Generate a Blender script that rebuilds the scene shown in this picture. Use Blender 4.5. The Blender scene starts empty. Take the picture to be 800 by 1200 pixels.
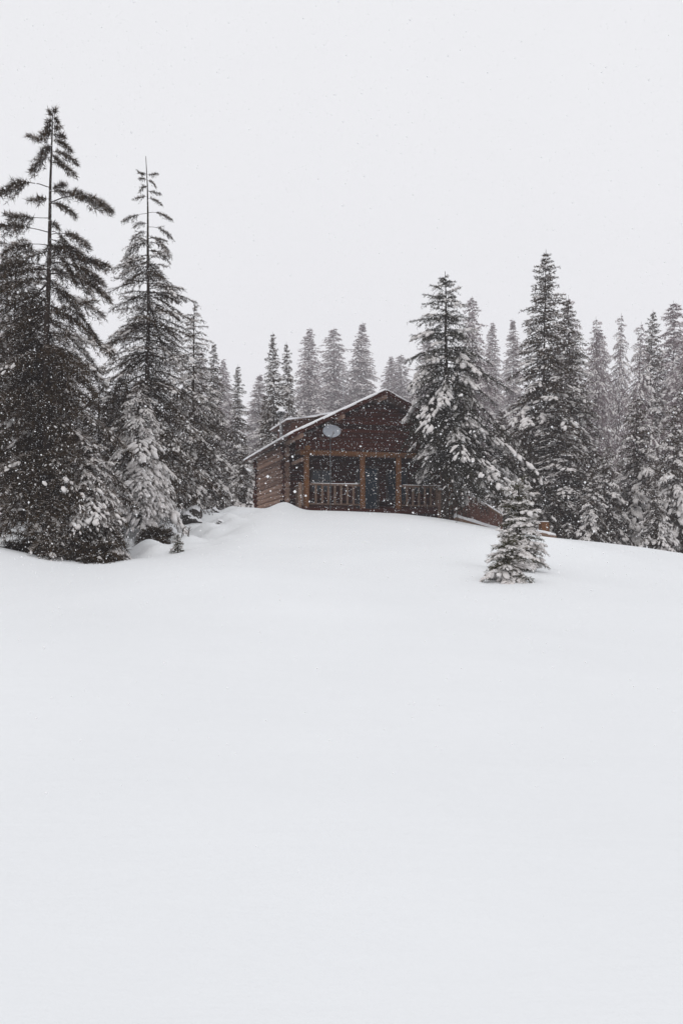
import bpy, bmesh, math, random
import numpy as np
from mathutils import Vector, Matrix

# ------------------------------------------------------------------ camera, sky, sun, exposure
scn = bpy.context.scene
C = scn.collection
F = 1200 * 35 / 36.0          # focal length in photo pixels
EYE = 1.6                     # eye height above the snow at the camera
HR = 660.0                    # photo row of the horizon
cam_d = bpy.data.cameras.new('camera'); cam = bpy.data.objects.new('camera', cam_d); C.objects.link(cam)
cam.location = (0, 0, EYE); cam.rotation_euler = (math.radians(90), 0, 0)
cam_d.sensor_fit = 'VERTICAL'; cam_d.sensor_height = 36; cam_d.sensor_width = 24; cam_d.lens = 35
cam_d.shift_y = (HR - 600) / 1200.0
cam_d.clip_end = 3000; cam_d.clip_start = 0.05
scn.camera = cam

SUN_EL, SUN_AZ = 55, 200
w = bpy.data.worlds.new("World"); scn.world = w; w.use_nodes = True
nt = w.node_tree; nt.nodes.clear()
out = nt.nodes.new('ShaderNodeOutputWorld'); bg = nt.nodes.new('ShaderNodeBackground')
sky = nt.nodes.new('ShaderNodeTexSky'); sky.sky_type = 'NISHITA'; sky.sun_disc = False
sky.sun_elevation = math.radians(SUN_EL); sky.sun_rotation = math.radians(SUN_AZ)
mixw = nt.nodes.new('ShaderNodeMix'); mixw.data_type = 'RGBA'
mixw.inputs[0].default_value = 0.955                     # share of the closed cloud layer
tcw = nt.nodes.new('ShaderNodeTexCoord')
nzw = nt.nodes.new('ShaderNodeTexNoise'); nzw.inputs['Scale'].default_value = 1.3; nzw.inputs['Detail'].default_value = 4
nt.links.new(tcw.outputs['Generated'], nzw.inputs['Vector'])
rw = nt.nodes.new('ShaderNodeValToRGB')
rw.color_ramp.elements[0].position = 0.3; rw.color_ramp.elements[0].color = (8.50, 8.58, 8.78, 1)
rw.color_ramp.elements[1].position = 0.7; rw.color_ramp.elements[1].color = (8.92, 8.99, 9.18, 1)
nt.links.new(nzw.outputs['Fac'], rw.inputs['Fac'])
nt.links.new(sky.outputs[0], mixw.inputs[6]); nt.links.new(rw.outputs[0], mixw.inputs[7])
nt.links.new(mixw.outputs[2], bg.inputs['Color']); bg.inputs['Strength'].default_value = 0.102
nt.links.new(bg.outputs[0], out.inputs[0])
sd = bpy.data.lights.new('sun', 'SUN'); sd.energy = 0.5; sd.angle = math.radians(28); sd.color = (1, .97, .93)
sun = bpy.data.objects.new('sun', sd); C.objects.link(sun)
sun.rotation_euler = (math.radians(90 - SUN_EL), 0, math.radians(180 - SUN_AZ))
scn.view_settings.view_transform = 'Standard'; scn.view_settings.look = 'None'
scn.view_settings.exposure = 0.0; scn.view_settings.gamma = 1; scn.view_settings.use_curve_mapping = False
scn.cycles.max_bounces = 6; scn.cycles.diffuse_bounces = 3; scn.cycles.volume_bounces = 1
scn.cycles.transparent_max_bounces = 8; scn.cycles.use_denoising = True
HAZE = 0.0009

# ------------------------------------------------------------------ helpers
def tag(o, label=None, cat=None, group=None, kind=None):
    if label: o['label'] = label
    if cat: o['category'] = cat
    if group: o['group'] = group
    if kind: o['kind'] = kind
    return o
def empty(name, loc, rz=0.0):
    o = bpy.data.objects.new(name, None); C.objects.link(o)
    o.location = loc; o.rotation_euler = (0, 0, rz); o.empty_display_size = .2
    return o
def link(name, me, m, parent=None):
    me.materials.clear(); me.materials.append(m)
    o = bpy.data.objects.new(name, me); C.objects.link(o)
    if parent: o.parent = parent
    return o
def np_mesh(name, v, f, smooth=False):
    v = np.asarray(v, dtype=np.float32); f = np.asarray(f, dtype=np.int32)
    k = f.shape[1]; me = bpy.data.meshes.new(name)
    me.vertices.add(len(v)); me.vertices.foreach_set('co', v.ravel())
    me.loops.add(f.size); me.loops.foreach_set('vertex_index', f.ravel())
    me.polygons.add(len(f)); me.polygons.foreach_set('loop_start', np.arange(len(f), dtype=np.int32) * k)
    me.update(calc_edges=True)
    me.polygons.foreach_set('use_smooth', np.full(len(f), smooth))
    me.validate(); return me
class MB:
    """collects boxes, tubes and prisms and links them as one mesh object"""
    def __init__(s): s.bm = bmesh.new()
    def box(s, c, d, rot=None, bevel=0.0):
        r = bmesh.ops.create_cube(s.bm, size=1)['verts']
        M = Matrix.Translation(Vector(c)) @ (rot.to_4x4() if rot else Matrix.Identity(4)) @ Matrix.Diagonal((d[0], d[1], d[2], 1))
        bmesh.ops.transform(s.bm, matrix=M, verts=r)
        if bevel:
            es = list({e for v in r for e in v.link_edges})
            bmesh.ops.bevel(s.bm, geom=es, offset=bevel, segments=1, affect='EDGES')
        return s
    def tube(s, a, b, r0, r1=None, n=10, jit=0.0, rnd=random):
        a, b = Vector(a), Vector(b); r1 = r0 if r1 is None else r1
        d = (b - a).normalized(); q = d.to_track_quat('Z', 'Y').to_matrix()
        seg = 5 if jit else 1; rings = []
        for i in range(seg + 1):
            t = i / seg; p = a.lerp(b, t); r = r0 + (r1 - r0) * t
            if jit: p = p + Vector((rnd.uniform(-jit, jit), rnd.uniform(-jit, jit), rnd.uniform(-jit, jit))); r *= 1 + rnd.uniform(-.08, .08)
            rings.append([s.bm.verts.new(p + q @ Vector((r * math.cos(2 * math.pi * k / n), r * math.sin(2 * math.pi * k / n), 0))) for k in range(n)])
        for i in range(seg):
            for k in range(n):
                f = s.bm.faces.new((rings[i][k], rings[i][(k + 1) % n], rings[i + 1][(k + 1) % n], rings[i + 1][k])); f.smooth = True
        s.bm.faces.new(list(reversed(rings[0]))); s.bm.faces.new(rings[-1]); return s
    def prism(s, pts, y0, y1):
        """outline in x,z extruded from y0 to y1"""
        A = [s.bm.verts.new((p[0], y0, p[1])) for p in pts]; B = [s.bm.verts.new((p[0], y1, p[1])) for p in pts]
        n = len(pts)
        for k in range(n): s.bm.faces.new((A[k], A[(k + 1) % n], B[(k + 1) % n], B[k]))
        s.bm.faces.new(list(reversed(A))); s.bm.faces.new(B)
        return s
    def build(s, name, m, parent=None):
        bmesh.ops.recalc_face_normals(s.bm, faces=s.bm.faces)
        me = bpy.data.meshes.new(name); s.bm.to_mesh(me); s.bm.free()
        return link(name, me, m, parent)

def mat(name, base, rough=.8, spec=.3, var=None, vscale=8., stretch=(1, 1, 1), bump=0., bscale=30., island=False, metal=0., coord='Object'):
    m = bpy.data.materials.new(name); m.use_nodes = True; n = m.node_tree; b = n.nodes['Principled BSDF']
    b.inputs['Base Color'].default_value = (*base, 1); b.inputs['Roughness'].default_value = rough
    b.inputs['Specular IOR Level'].default_value = spec; b.inputs['Metallic'].default_value = metal
    tc = n.nodes.new('ShaderNodeTexCoord'); mp = n.nodes.new('ShaderNodeMapping'); mp.inputs['Scale'].default_value = stretch
    n.links.new(tc.outputs[coord], mp.inputs['Vector'])
    if var:
        if island:
            g = n.nodes.new('ShaderNodeNewGeometry'); src = g.outputs['Random Per Island']
            nz = n.nodes.new('ShaderNodeTexNoise'); nz.inputs['Scale'].default_value = vscale; nz.inputs['Detail'].default_value = 5
            n.links.new(mp.outputs[0], nz.inputs['Vector'])
            mm = n.nodes.new('ShaderNodeMath'); mm.operation = 'MULTIPLY_ADD'; mm.inputs[1].default_value = .5
            m2 = n.nodes.new('ShaderNodeMath'); m2.operation = 'MULTIPLY'; m2.inputs[1].default_value = .5
            n.links.new(src, m2.inputs[0]); n.links.new(nz.outputs['Fac'], mm.inputs[0]); n.links.new(m2.outputs[0], mm.inputs[2]); src = mm.outputs[0]
        else:
            nz = n.nodes.new('ShaderNodeTexNoise'); nz.inputs['Scale'].default_value = vscale; nz.inputs['Detail'].default_value = 6
            n.links.new(mp.outputs[0], nz.inputs['Vector']); src = nz.outputs['Fac']
        r = n.nodes.new('ShaderNodeValToRGB'); r.color_ramp.elements[0].color = (*base, 1); r.color_ramp.elements[1].color = (*var, 1)
        r.color_ramp.elements[0].position = .25; r.color_ramp.elements[1].position = .75
        n.links.new(src, r.inputs['Fac']); n.links.new(r.outputs[0], b.inputs['Base Color'])
    if bump:
        nb = n.nodes.new('ShaderNodeTexNoise'); nb.inputs['Scale'].default_value = bscale; nb.inputs['Detail'].default_value = 6
        n.links.new(mp.outputs[0], nb.inputs['Vector'])
        bp = n.nodes.new('ShaderNodeBump'); bp.inputs['Strength'].default_value = bump; bp.inputs['Distance'].default_value = .02
        n.links.new(nb.outputs['Fac'], bp.inputs['Height']); n.links.new(bp.outputs[0], b.inputs['Normal'])
    return m

M = dict(
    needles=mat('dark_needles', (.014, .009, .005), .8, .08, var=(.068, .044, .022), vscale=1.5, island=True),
    needles_far_hazed=mat('frosted_needles', (.085, .058, .061), .85, .12, var=(.23, .175, .185), vscale=.6, island=True),  # snow-crusted, and paled further: distance haze painted into the needle colour
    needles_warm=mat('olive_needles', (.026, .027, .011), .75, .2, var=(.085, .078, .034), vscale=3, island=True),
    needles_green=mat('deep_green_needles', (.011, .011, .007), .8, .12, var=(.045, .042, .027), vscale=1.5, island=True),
    bark=mat('bark', (.014, .010, .008), .9, .1, var=(.045, .032, .025), vscale=9, stretch=(3, 3, .6), bump=.6, bscale=20),
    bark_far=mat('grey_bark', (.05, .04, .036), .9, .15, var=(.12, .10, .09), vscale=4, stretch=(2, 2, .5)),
    tsnow=mat('branch_snow', (.66, .615, .595), .75, .15, var=(.82, .80, .79), vscale=5, bump=.3, bscale=12),
    frost=mat('frosted_twigs', (.21, .175, .155), .8, .1, var=(.56, .51, .475), vscale=2, island=True),
    frost_far_hazed=mat('frosted_hazed_far_twigs', (.36, .295, .31), .8, .1, var=(.68, .61, .635), vscale=1, island=True),  # frost on far trees, with lavender haze fading put into its colour
    rsnow=mat('roof_snow', (.80, .80, .82), .7, .2, var=(.86, .86, .88), vscale=3, bump=.4, bscale=8),
    flake=mat('snowflake', (.92, .92, .94), .6, .2),
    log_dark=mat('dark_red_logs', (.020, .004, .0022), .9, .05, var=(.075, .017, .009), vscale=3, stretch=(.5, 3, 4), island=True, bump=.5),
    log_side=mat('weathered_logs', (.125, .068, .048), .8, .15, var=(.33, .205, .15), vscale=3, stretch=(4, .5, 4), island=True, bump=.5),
    post=mat('honey_wood', (.085, .036, .014), .8, .1, var=(.22, .095, .036), vscale=4, stretch=(4, 4, .6), bump=.4),
    rail=mat('weathered_rail_wood', (.10, .06, .042), .85, .1, var=(.23, .15, .11), vscale=5, stretch=(4, 4, .7), island=True, bump=.4),
    soffit=mat('roof_boards', (.05, .022, .015), .8, .2, var=(.10, .05, .035), vscale=3, stretch=(1, 5, 1)),
    red_side=mat('red_brown_planks', (.06, .026, .019), .85, .1, var=(.13, .06, .044), vscale=3, stretch=(.7, .7, 6), bump=.5),
    glass=mat('dark_blue_glass', (.012, .024, .04), .12, .3),
    frame=mat('dark_frame', (.03, .02, .018), .6, .3),
    door=mat('blue_grey_door', (.012, .030, .052), .7, .1, var=(.025, .05, .075), vscale=2),
    dish=mat('grey_dish_paint', (.30, .32, .36), .5, .3, var=(.36, .38, .42), vscale=3),
    steel=mat('galvanised_steel', (.30, .30, .31), .45, .5, metal=.6),
    dark_steel=mat('dull_grey_steel', (.10, .10, .105), .6, .3, metal=.3),
    handle=mat('black_iron', (.02, .02, .02), .4, .5),
    rock=mat('dark_rock', (.025, .022, .02), .85, .2, var=(.07, .06, .055), vscale=4, bump=.6),
)
M['flake'].node_tree.nodes['Principled BSDF'].inputs['Base Color'].default_value = (.97, .97, .98, 1)
# ground snow: several scales of soft relief, fine grain
gs = bpy.data.materials.new('ground_snow'); gs.use_nodes = True; n = gs.node_tree; b = n.nodes['Principled BSDF']
b.inputs['Roughness'].default_value = .65; b.inputs['Specular IOR Level'].default_value = .15
tc = n.nodes.new('ShaderNodeTexCoord')
na = n.nodes.new('ShaderNodeTexNoise'); na.inputs['Scale'].default_value = .35; na.inputs['Detail'].default_value = 8; na.inputs['Roughness'].default_value = .55
ng = n.nodes.new('ShaderNodeTexNoise'); ng.inputs['Scale'].default_value = 60; ng.inputs['Detail'].default_value = 4
for q in (na, ng): n.links.new(tc.outputs['Object'], q.inputs['Vector'])
rr = n.nodes.new('ShaderNodeValToRGB'); rr.color_ramp.elements[0].position = .3; rr.color_ramp.elements[1].position = .7
rr.color_ramp.elements[0].color = (.82, .835, .85, 1); rr.color_ramp.elements[1].color = (.85, .865, .88, 1)
n.links.new(na.outputs['Fac'], rr.inputs['Fac']); n.links.new(rr.outputs[0], b.inputs['Base Color'])
mpr = n.nodes.new('ShaderNodeMapping'); mpr.inputs['Scale'].default_value = (.35, 1.5, 1); mpr.inputs['Rotation'].default_value = (0, 0, .25)
nr = n.nodes.new('ShaderNodeTexNoise'); nr.inputs['Scale'].default_value = 1.2; nr.inputs['Detail'].default_value = 7; nr.inputs['Roughness'].default_value = .6; nr.inputs['Distortion'].default_value = .6
n.links.new(tc.outputs['Object'], mpr.inputs['Vector']); n.links.new(mpr.outputs[0], nr.inputs['Vector'])
b0 = n.nodes.new('ShaderNodeBump'); b0.inputs['Strength'].default_value = .16; b0.inputs['Distance'].default_value = .10
n.links.new(nr.outputs['Fac'], b0.inputs['Height'])
b1 = n.nodes.new('ShaderNodeBump'); b1.inputs['Strength'].default_value = .35; b1.inputs['Distance'].default_value = .2
b2 = n.nodes.new('ShaderNodeBump'); b2.inputs['Strength'].default_value = .35; b2.inputs['Distance'].default_value = .006
n.links.new(na.outputs['Fac'], b1.inputs['Height']); n.links.new(ng.outputs['Fac'], b2.inputs['Height'])
n.links.new(b0.outputs[0], b1.inputs['Normal']); n.links.new(b1.outputs[0], b2.inputs['Normal']); n.links.new(b2.outputs[0], b.inputs['Normal'])
M['ground'] = gs

# ------------------------------------------------------------------ terrain
YC = 43.0
crest_px = np.array([-400, -150, 0, 60, 120, 180, 230, 262, 300, 320, 334, 348, 400, 470, 520, 560, 600, 640, 700, 750, 800, 900, 1000, 1300])
crest_row = np.array([600, 606, 612, 610, 606, 600, 594, 597, 596, 593, 591, 596, 597, 600, 606, 614, 622, 628, 634, 640, 650, 668, 680, 700])
cx = (crest_px - 400) / F * YC; cz = EYE + (HR - crest_row) / F * YC
def smooth_tab(xs, ys, lo, hi, n, sig):
    g = np.linspace(lo, hi, n); v = np.interp(g, xs, ys); st = g[1] - g[0]
    k = np.arange(-int(4 * sig / st), int(4 * sig / st) + 1) * st; kk = np.exp(-k**2 / 2 / sig**2); kk /= kk.sum()
    vp = np.pad(v, len(k) // 2, mode='edge'); return g, np.convolve(vp, kk, 'valid')
GX, GZ = smooth_tab(cx, cz, -60, 60, 2401, .38)
tt = np.linspace(-60, 120, 3601)
def prof_tab(p):
    r = np.clip(tt / YC, 0, 1)**p; r = np.where(tt < 0, tt * .002, r)
    r = np.where(tt > YC, 1 - np.clip((tt - YC) / 60, 0, 1) * .12, r)
    st = tt[1] - tt[0]; sig = 1.3; k = np.arange(-int(4 * sig / st), int(4 * sig / st) + 1) * st
    kk = np.exp(-k**2 / 2 / sig**2); kk /= kk.sum()
    return np.convolve(np.pad(r, len(k) // 2, mode='edge'), kk, 'valid')
T_C, T_L = prof_tab(1.35), prof_tab(2.3)
def ss(a, b, x):
    t = np.clip((x - a) / (b - a), 0, 1); return t * t * (3 - 2 * t)
def hgt(x, y):
    x = np.asarray(x, float); y = np.asarray(y, float)
    # the crest table is read along the slope so that the hill keeps its shape from side to side
    zc = np.interp(x, GX, GZ)
    zc = np.where(y > 60, zc + (3.3 - zc) * ss(60, 100, y), zc)
    hill = 30 * ss(85, 270, y)                              # the wooded hillside beyond
    wide = np.interp(x, [-60, -14, 0, 14, 60], [3.6, 3.5, 3.95, 2.4, .8])
    zc = wide + (zc - wide) * ss(18, 38, y)                 # details of the crest fade out down the slope
    lw = 1 - ss(-9.5, -2.5, x)
    s = np.interp(y, tt, T_C) * (1 - lw) + np.interp(y, tt, T_L) * lw
    z = zc * s
    z += .05 * np.sin(x * .55 + 1.2) * np.sin(y * .33 + .4) * ss(3, 12, y) * (1 - ss(34, 42, y))
    z += .035 * np.sin(x * 1.1 + y * .5) * ss(4, 14, y) * (1 - ss(34, 42, y))
    z += .42 * np.exp(-((x - 4.9) / 2.4)**2 - ((y - 26.5) / 3.2)**2)      # swell above the young firs
    z -= .16 * np.exp(-((x + 4.6) / 1.3)**2 - ((y - 30) / 5)**2)          # dip at the foot of the left bank
    z += .35 * np.exp(-((x + 8.2) / 2.0)**2 - ((y - 33.5) / 2.0)**2)
    z += .25 * np.exp(-((x + 11.5) / 2.2)**2 - ((y - 31.5) / 1.3)**2)
    z += hill
    lb = 1 - ss(-10.3, -5.9, x)
    z += .85 * lb * ss(15, 26.5, y) * (1 - ss(35, 43, y))                  # the left bank climbs towards the border
    z -= .50 * np.exp(-((x + 8.3) / 2.3)**2 - ((y - 28.8) / 1.3)**2)      # hollow round the trunks
    z -= .25 * np.exp(-((x + 5.9) / .7)**2 - ((y - 32.0) / .8)**2)
    z += .16 * np.exp(-((x + 5.3) / 1.2)**2 - ((y - 38.5) / 1.5)**2)
    z += .035 * np.sin(x * .9 + y * .55) * ss(3, 9, y) * (1 - ss(24, 32, y)) + .11 * np.sin(x * .42 - .8) * np.sin(y * .21 + 2) * ss(2, 8, y) * (1 - ss(26, 34, y))
    bk = (1 - ss(-4.6, -2.9, x)) * ss(28, 30.5, y) * (1 - ss(42, 45, y))
    z += 1.5 * bk * (.13 * np.sin(x * 2.3 + y * .7) * np.sin(y * 1.5 + .5) + .09 * np.sin(x * 3.9 - y * 1.1 + 2) * np.sin(y * 2.7 + x) + .10 * np.sin(x * 1.3 + 1) * np.sin(y * .9))
    z += .24 * np.exp(-((x + 2.45) / .55)**2 - ((y - 43.2) / 1.0)**2)     # drift at the cabin corner
    z -= .13 * np.exp(-((x - 3.45) / .55)**2 - ((y - 22.6) / .7)**2)      # wells round the young firs
    return z
def hz(x, y): return float(hgt(x, y))
def X(px, Y): return (px - 400) / F * Y
def Z(row, Y): return EYE + (HR - row) / F * Y
def on_ground(px, row, y0=5, y1=60):
    ys = np.linspace(y0, y1, 1200); xs = (px - 400) / F * ys
    rows = HR - (hgt(xs, ys) - EYE) / ys * F
    i = int(np.argmax(rows <= row)) if (rows <= row).any() else int(np.argmin(rows))
    return float(xs[i]), float(ys[i]), float(hgt(xs[i], ys[i]))

def axis_pts(lo, hi, fine_lo, fine_hi, fine, grow=1.12):
    a = list(np.arange(fine_lo, fine_hi + 1e-6, fine)); d = fine
    while a[-1] < hi: d *= grow; a.append(a[-1] + d)
    d = fine
    while a[0] > lo: d *= grow; a.insert(0, a[0] - d)
    return np.array(a)
xs = axis_pts(-420, 420, -18, 18, .16); ys = axis_pts(-60, 700, 0, 50, .18)
gx, gy = np.meshgrid(xs, ys); gz = hgt(gx, gy)
V = np.stack([gx.ravel(), gy.ravel(), gz.ravel()], 1)
nx, ny = len(xs), len(ys); idx = np.arange(nx * ny).reshape(ny, nx)
Fq = np.stack([idx[:-1, :-1].ravel(), idx[:-1, 1:].ravel(), idx[1:, 1:].ravel(), idx[1:, :-1].ravel()], 1)
tag(link('snow_ground', np_mesh('snow_ground', V, Fq, True), M['ground']), kind='structure')

# ------------------------------------------------------------------ haze
hb = MB(); hb.box((0, 320, 44), (860, 770, 104))
hzm = bpy.data.materials.new('haze'); hzm.use_nodes = True; n = hzm.node_tree; n.nodes.clear()
o_ = n.nodes.new('ShaderNodeOutputMaterial'); pv = n.nodes.new('ShaderNodeVolumePrincipled')
pv.inputs['Color'].default_value = (.93, .885, .92, 1); pv.inputs['Density'].default_value = HAZE
pv.inputs['Anisotropy'].default_value = 0.0
n.links.new(pv.outputs[0], o_.inputs['Volume'])
tag(hb.build('haze', hzm), kind='stuff')

# ------------------------------------------------------------------ conifers
ICO_V = None
def ico():
    global ICO_V, ICO_F
    if ICO_V is None:
        b = bmesh.new(); bmesh.ops.create_icosphere(b, subdivisions=1, radius=1); b.verts.ensure_lookup_table()
        ICO_V = np.array([v.co[:] for v in b.verts]); ICO_F = np.array([[v.index for v in f.verts] for f in b.faces]); b.free()
    return ICO_V, ICO_F
def unit(a): return a / np.maximum(np.linalg.norm(a, axis=-1, keepdims=True), 1e-9)
UP = np.array([0, 0, 1.0])

def tree_meshes(seed, H, R, nb=160, ntw=22, needle=.07, nstep=.018, t0=.06, bare=0., snow=.5, frost=.25,
                lump=1., power=.75, elev_top=35, elev_bot=-8, droop=.25, twig_droop=.35, twig_len=.42, twig_max=.75,
                top_gap=0., jitter=.25, trunk_r=None, lean=0., explicit=None, wneedle=.22, side_bias=None, sep=0., ph=.4, caps=0, cap_size=.1, la_max=.20, window=0., esig=7, wob=1.):
    """arrays for trunk+limbs, needles and snow of one conifer, base at the origin"""
    g = np.random.default_rng(seed)
    trunk_r = trunk_r or H * .0105
    def axis(z):
        z = np.asarray(z, float); a = z / H
        return np.stack([lean * H * a**2 + .012 * wob * H * (np.sin(a * 5 + seed) * a * .5 + .12 * np.sin(a * 17 + seed) * a), .008 * wob * H * np.sin(a * 4 + seed * 2) * a, z], -1)
    # branches as quadratic curves P0,P1,P2
    u = (np.arange(nb) + g.uniform(0, 1, nb)) / nb          # 0 top .. 1 bottom
    u = top_gap + (1 - top_gap) * u**.85
    if sep: u = u + sep * np.sin(u * 2 * np.pi * 11) / (2 * np.pi * 11)
    zt = H * (t0 + (1 - t0) * (1 - u)) * .985
    az = np.arange(nb) * 2.39996 + g.normal(0, .35, nb)
    L = R * (np.clip(u, .004, 1)**power) * (1 + g.normal(0, jitter, nb)) * np.where(u > .9, 1 - (u - .9) * 2.5, 1)
    L = np.clip(L, .012 * H, R * 1.35)
    if side_bias: L *= 1 + side_bias * np.cos(az) * np.clip((u - .55) * 3.2, 0, 1)
    e = np.radians(elev_top + (elev_bot - elev_top) * np.clip(u * 1.5, 0, 1)**.8 + g.normal(0, esig, nb))
    keep = g.uniform(0, 1, nb) > bare
    if window: keep &= ~((np.abs((np.degrees(az) + 90 + 180) % 360 - 180) < 42) & (u < .8) & (g.uniform(0, 1, nb) < window))
    zt, az, L, e, u = zt[keep], az[keep], L[keep], e[keep], u[keep]
    D = np.stack([np.cos(az), np.sin(az), 0 * az], -1)
    P0 = axis(zt)
    P1 = P0 + D * (L * .5)[:, None] + UP * (L * .5 * np.tan(e))[:, None]
    P2 = P0 + D * L[:, None] + UP * (L * (np.tan(e) - droop * (.4 + .9 * u) * (1 + g.normal(0, .3, len(u)))))[:, None]
    heavy = np.where(g.uniform(0, 1, len(u)) < ph, g.uniform(.75, 1.1, len(u)), g.uniform(.05, .45, len(u)))
    if explicit:
        A, B_, Cc, hv = [], [], [], []
        for (z0, dx, dz, rise) in explicit:
            p = axis(z0); yy = g.uniform(-.35, .35) * abs(dx)
            A.append(p); Cc.append(p + np.array([dx, yy, dz])); B_.append(p + np.array([dx * .55, yy * .5, rise])); hv.append(g.uniform(.2, .6))
        P0 = np.vstack([P0, A]); P1 = np.vstack([P1, B_]); P2 = np.vstack([P2, Cc]); heavy = np.append(heavy, hv)
    n = len(P0)
    Ls = np.linalg.norm(P1 - P0, axis=1) + np.linalg.norm(P2 - P1, axis=1)
    bez = lambda b, s: ((1 - s)**2)[:, None] * P0[b] + (2 * s * (1 - s))[:, None] * P1[b] + (s**2)[:, None] * P2[b]
    tan = lambda b, s: unit((2 * (1 - s))[:, None] * (P1[b] - P0[b]) + (2 * s)[:, None] * (P2[b] - P1[b]))
    # twigs
    cnt = np.maximum((ntw * np.clip(Ls / np.percentile(Ls, 80), .35, 1.3)).astype(int), 6)
    if explicit: cnt[-len(explicit):] = np.maximum(cnt[-len(explicit):] * 2, 14)
    tb = np.repeat(np.arange(n), cnt); first = np.repeat(np.cumsum(cnt) - cnt, cnt); ki = np.arange(len(tb)) - first
    s0 = np.full(n, .10)
    if explicit: s0[-len(explicit):] = np.where(Ls[-len(explicit):] > 1.05, .36, .12)
    s = s0[tb] + (1 - s0[tb]) * (ki + g.uniform(0, 1, len(tb))) / np.repeat(cnt, cnt)
    O = bez(tb, s); T = tan(tb, s); S = unit(np.cross(T, UP)); side = np.where(ki % 2 == 0, 1., -1.)
    ang = np.radians(np.clip(g.normal(62, 12, len(tb)) * (1 - .35 * s), 5, 100)); ang = np.where(s > .95, ang * .25, ang)
    TD = T * np.cos(ang)[:, None] + S * (side * np.sin(ang))[:, None] + UP * g.normal(.02, .12, len(tb))[:, None]
    TD = unit(TD)
    TL = np.minimum(twig_len * Ls[tb] * (1 - s)**.8 * np.clip(s * 4, .4, 1) + .10 * np.minimum(Ls[tb], 1.2) + .03, twig_max) * g.uniform(.6, 1.2, len(tb))
    twd = twig_droop * g.uniform(.5, 1.4, len(tb))
    # the spine itself also carries needles: add it as extra twigs in 4 steps
    sb = np.repeat(np.arange(n), 6); ssg = np.tile(np.linspace(.05, .9, 6), n); ssg = s0[sb] + (1 - s0[sb]) * ssg
    O = np.vstack([O, bez(sb, ssg)]); nxt = bez(sb, np.minimum(ssg + .16, 1)); dd = nxt - bez(sb, ssg)
    TD = np.vstack([TD, unit(dd)]); TL = np.append(TL, np.linalg.norm(dd, axis=1)); twd = np.append(twd, 0 * ssg)
    tb = np.append(tb, sb); s = np.append(s, ssg)
    def tp(i, q): return O[i] + TD[i] * (TL[i] * q)[:, None] - UP * (twd[i] * TL[i] * q**2)[:, None]
    # needles
    nn = np.maximum((TL / nstep).astype(int), 3); ni = np.repeat(np.arange(len(TL)), nn)
    q = g.uniform(0, 1.02, len(ni)); Bp = tp(ni, q)
    rv = unit(g.normal(0, 1, (len(ni), 3)))
    nd = unit(TD[ni] * .75 + rv * .85 - UP * .12)
    nl = needle * g.uniform(.6, 1.3, len(ni)); sd_ = unit(np.cross(nd, g.normal(0, 1, (len(ni), 3)))) * (nl * wneedle)[:, None] * .5
    Bp = Bp + rv * .006
    tri = np.stack([Bp - sd_, Bp + sd_, Bp + nd * nl[:, None]], 1)
    isfrost = (nd[:, 2] > -.15) & (g.uniform(0, 1, len(ni)) < 1.35 * frost * (.12 + 1.35 * heavy[tb[ni]]) * np.clip(s[ni] * 1.6, .3, 1.2))
    tri[isfrost] += UP * .008
    Nd = tri[~isfrost].reshape(-1, 3); Nf = np.arange(len(Nd)).reshape(-1, 3)
    Fr = tri[isfrost].reshape(-1, 3)
    # snow lumps lying along the twigs
    li = np.repeat(np.arange(len(TL)), 2)
    pr = snow * heavy[tb[li]]**1.3 * np.clip(s[li] * 1.8, .15, 1.1)
    li = li[g.uniform(0, 1, len(li)) < pr]
    lq = g.uniform(.2, .95, len(li)); cp = tp(li, lq)
    ld = unit(TD[li] - UP * (2 * twd[li] * lq)[:, None]); lsv = unit(np.cross(ld, UP) + 1e-6); luv = np.cross(lsv, ld)
    hv = (.55 + .75 * heavy[tb[li]]) * lump
    la = np.clip(TL[li] * .32, .03, la_max) * g.uniform(.6, 1.3, len(li)) * np.minimum(hv, 1.3); lb = la * g.uniform(.32, .6, len(li)) + .008 * lump; lc = lb * g.uniform(.45, .75, len(li))
    if caps:   # pillows of snow heaped on the outer half of the laden branches
        hb_ = np.where(heavy[:n] > .7)[0]; cb = np.repeat(hb_, caps); cs = g.uniform(.45, .99, len(cb)); cc = bez(cb, cs); ct = tan(cb, cs); csv = unit(np.cross(ct, UP))
        wid = np.minimum(Ls[cb] * .16, .35) * (1.15 - cs * .5)
        off_ = g.normal(0, .8, len(cb)); cc = cc + csv * (off_ * wid)[:, None] - UP * (np.abs(off_) * wid * .35)[:, None]
        ca = cap_size * g.uniform(.55, 1.25, len(cb)) * np.clip(Ls[cb] / 1.5, .35, 1.2)
    iv, ifc = ico()
    jv = iv[None] * (1 + g.normal(0, .13, (len(li), len(iv), 1)))
    lv = cp[:, None] + jv[:, :, :1] * la[:, None, None] * ld[:, None] + jv[:, :, 1:2] * lb[:, None, None] * lsv[:, None] + jv[:, :, 2:] * lc[:, None, None] * luv[:, None]
    lv += (UP * .6) * lc[:, None, None]
    if caps:
        jc = iv[None] * (1 + g.normal(0, .15, (len(cb), len(iv), 1)))
        cv = cc[:, None] + jc[:, :, :1] * (ca * 1.25)[:, None, None] * ct[:, None] + jc[:, :, 1:2] * (ca * .8)[:, None, None] * csv[:, None] + jc[:, :, 2:] * (ca * .5)[:, None, None] * np.cross(csv, ct)[:, None]
        lv = np.concatenate([lv, cv]); li = np.append(li, cb)
    lv = lv.reshape(-1, 3); lf = (ifc[None] + (np.arange(len(li)) * len(iv))[:, None, None]).reshape(-1, 3)
    SV, SF = lv, lf
    # trunk and limbs
    tv, tf = [], []
    K = 10; zs = np.linspace(-.6, H, 14); ax = axis(zs); off = 0
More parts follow.
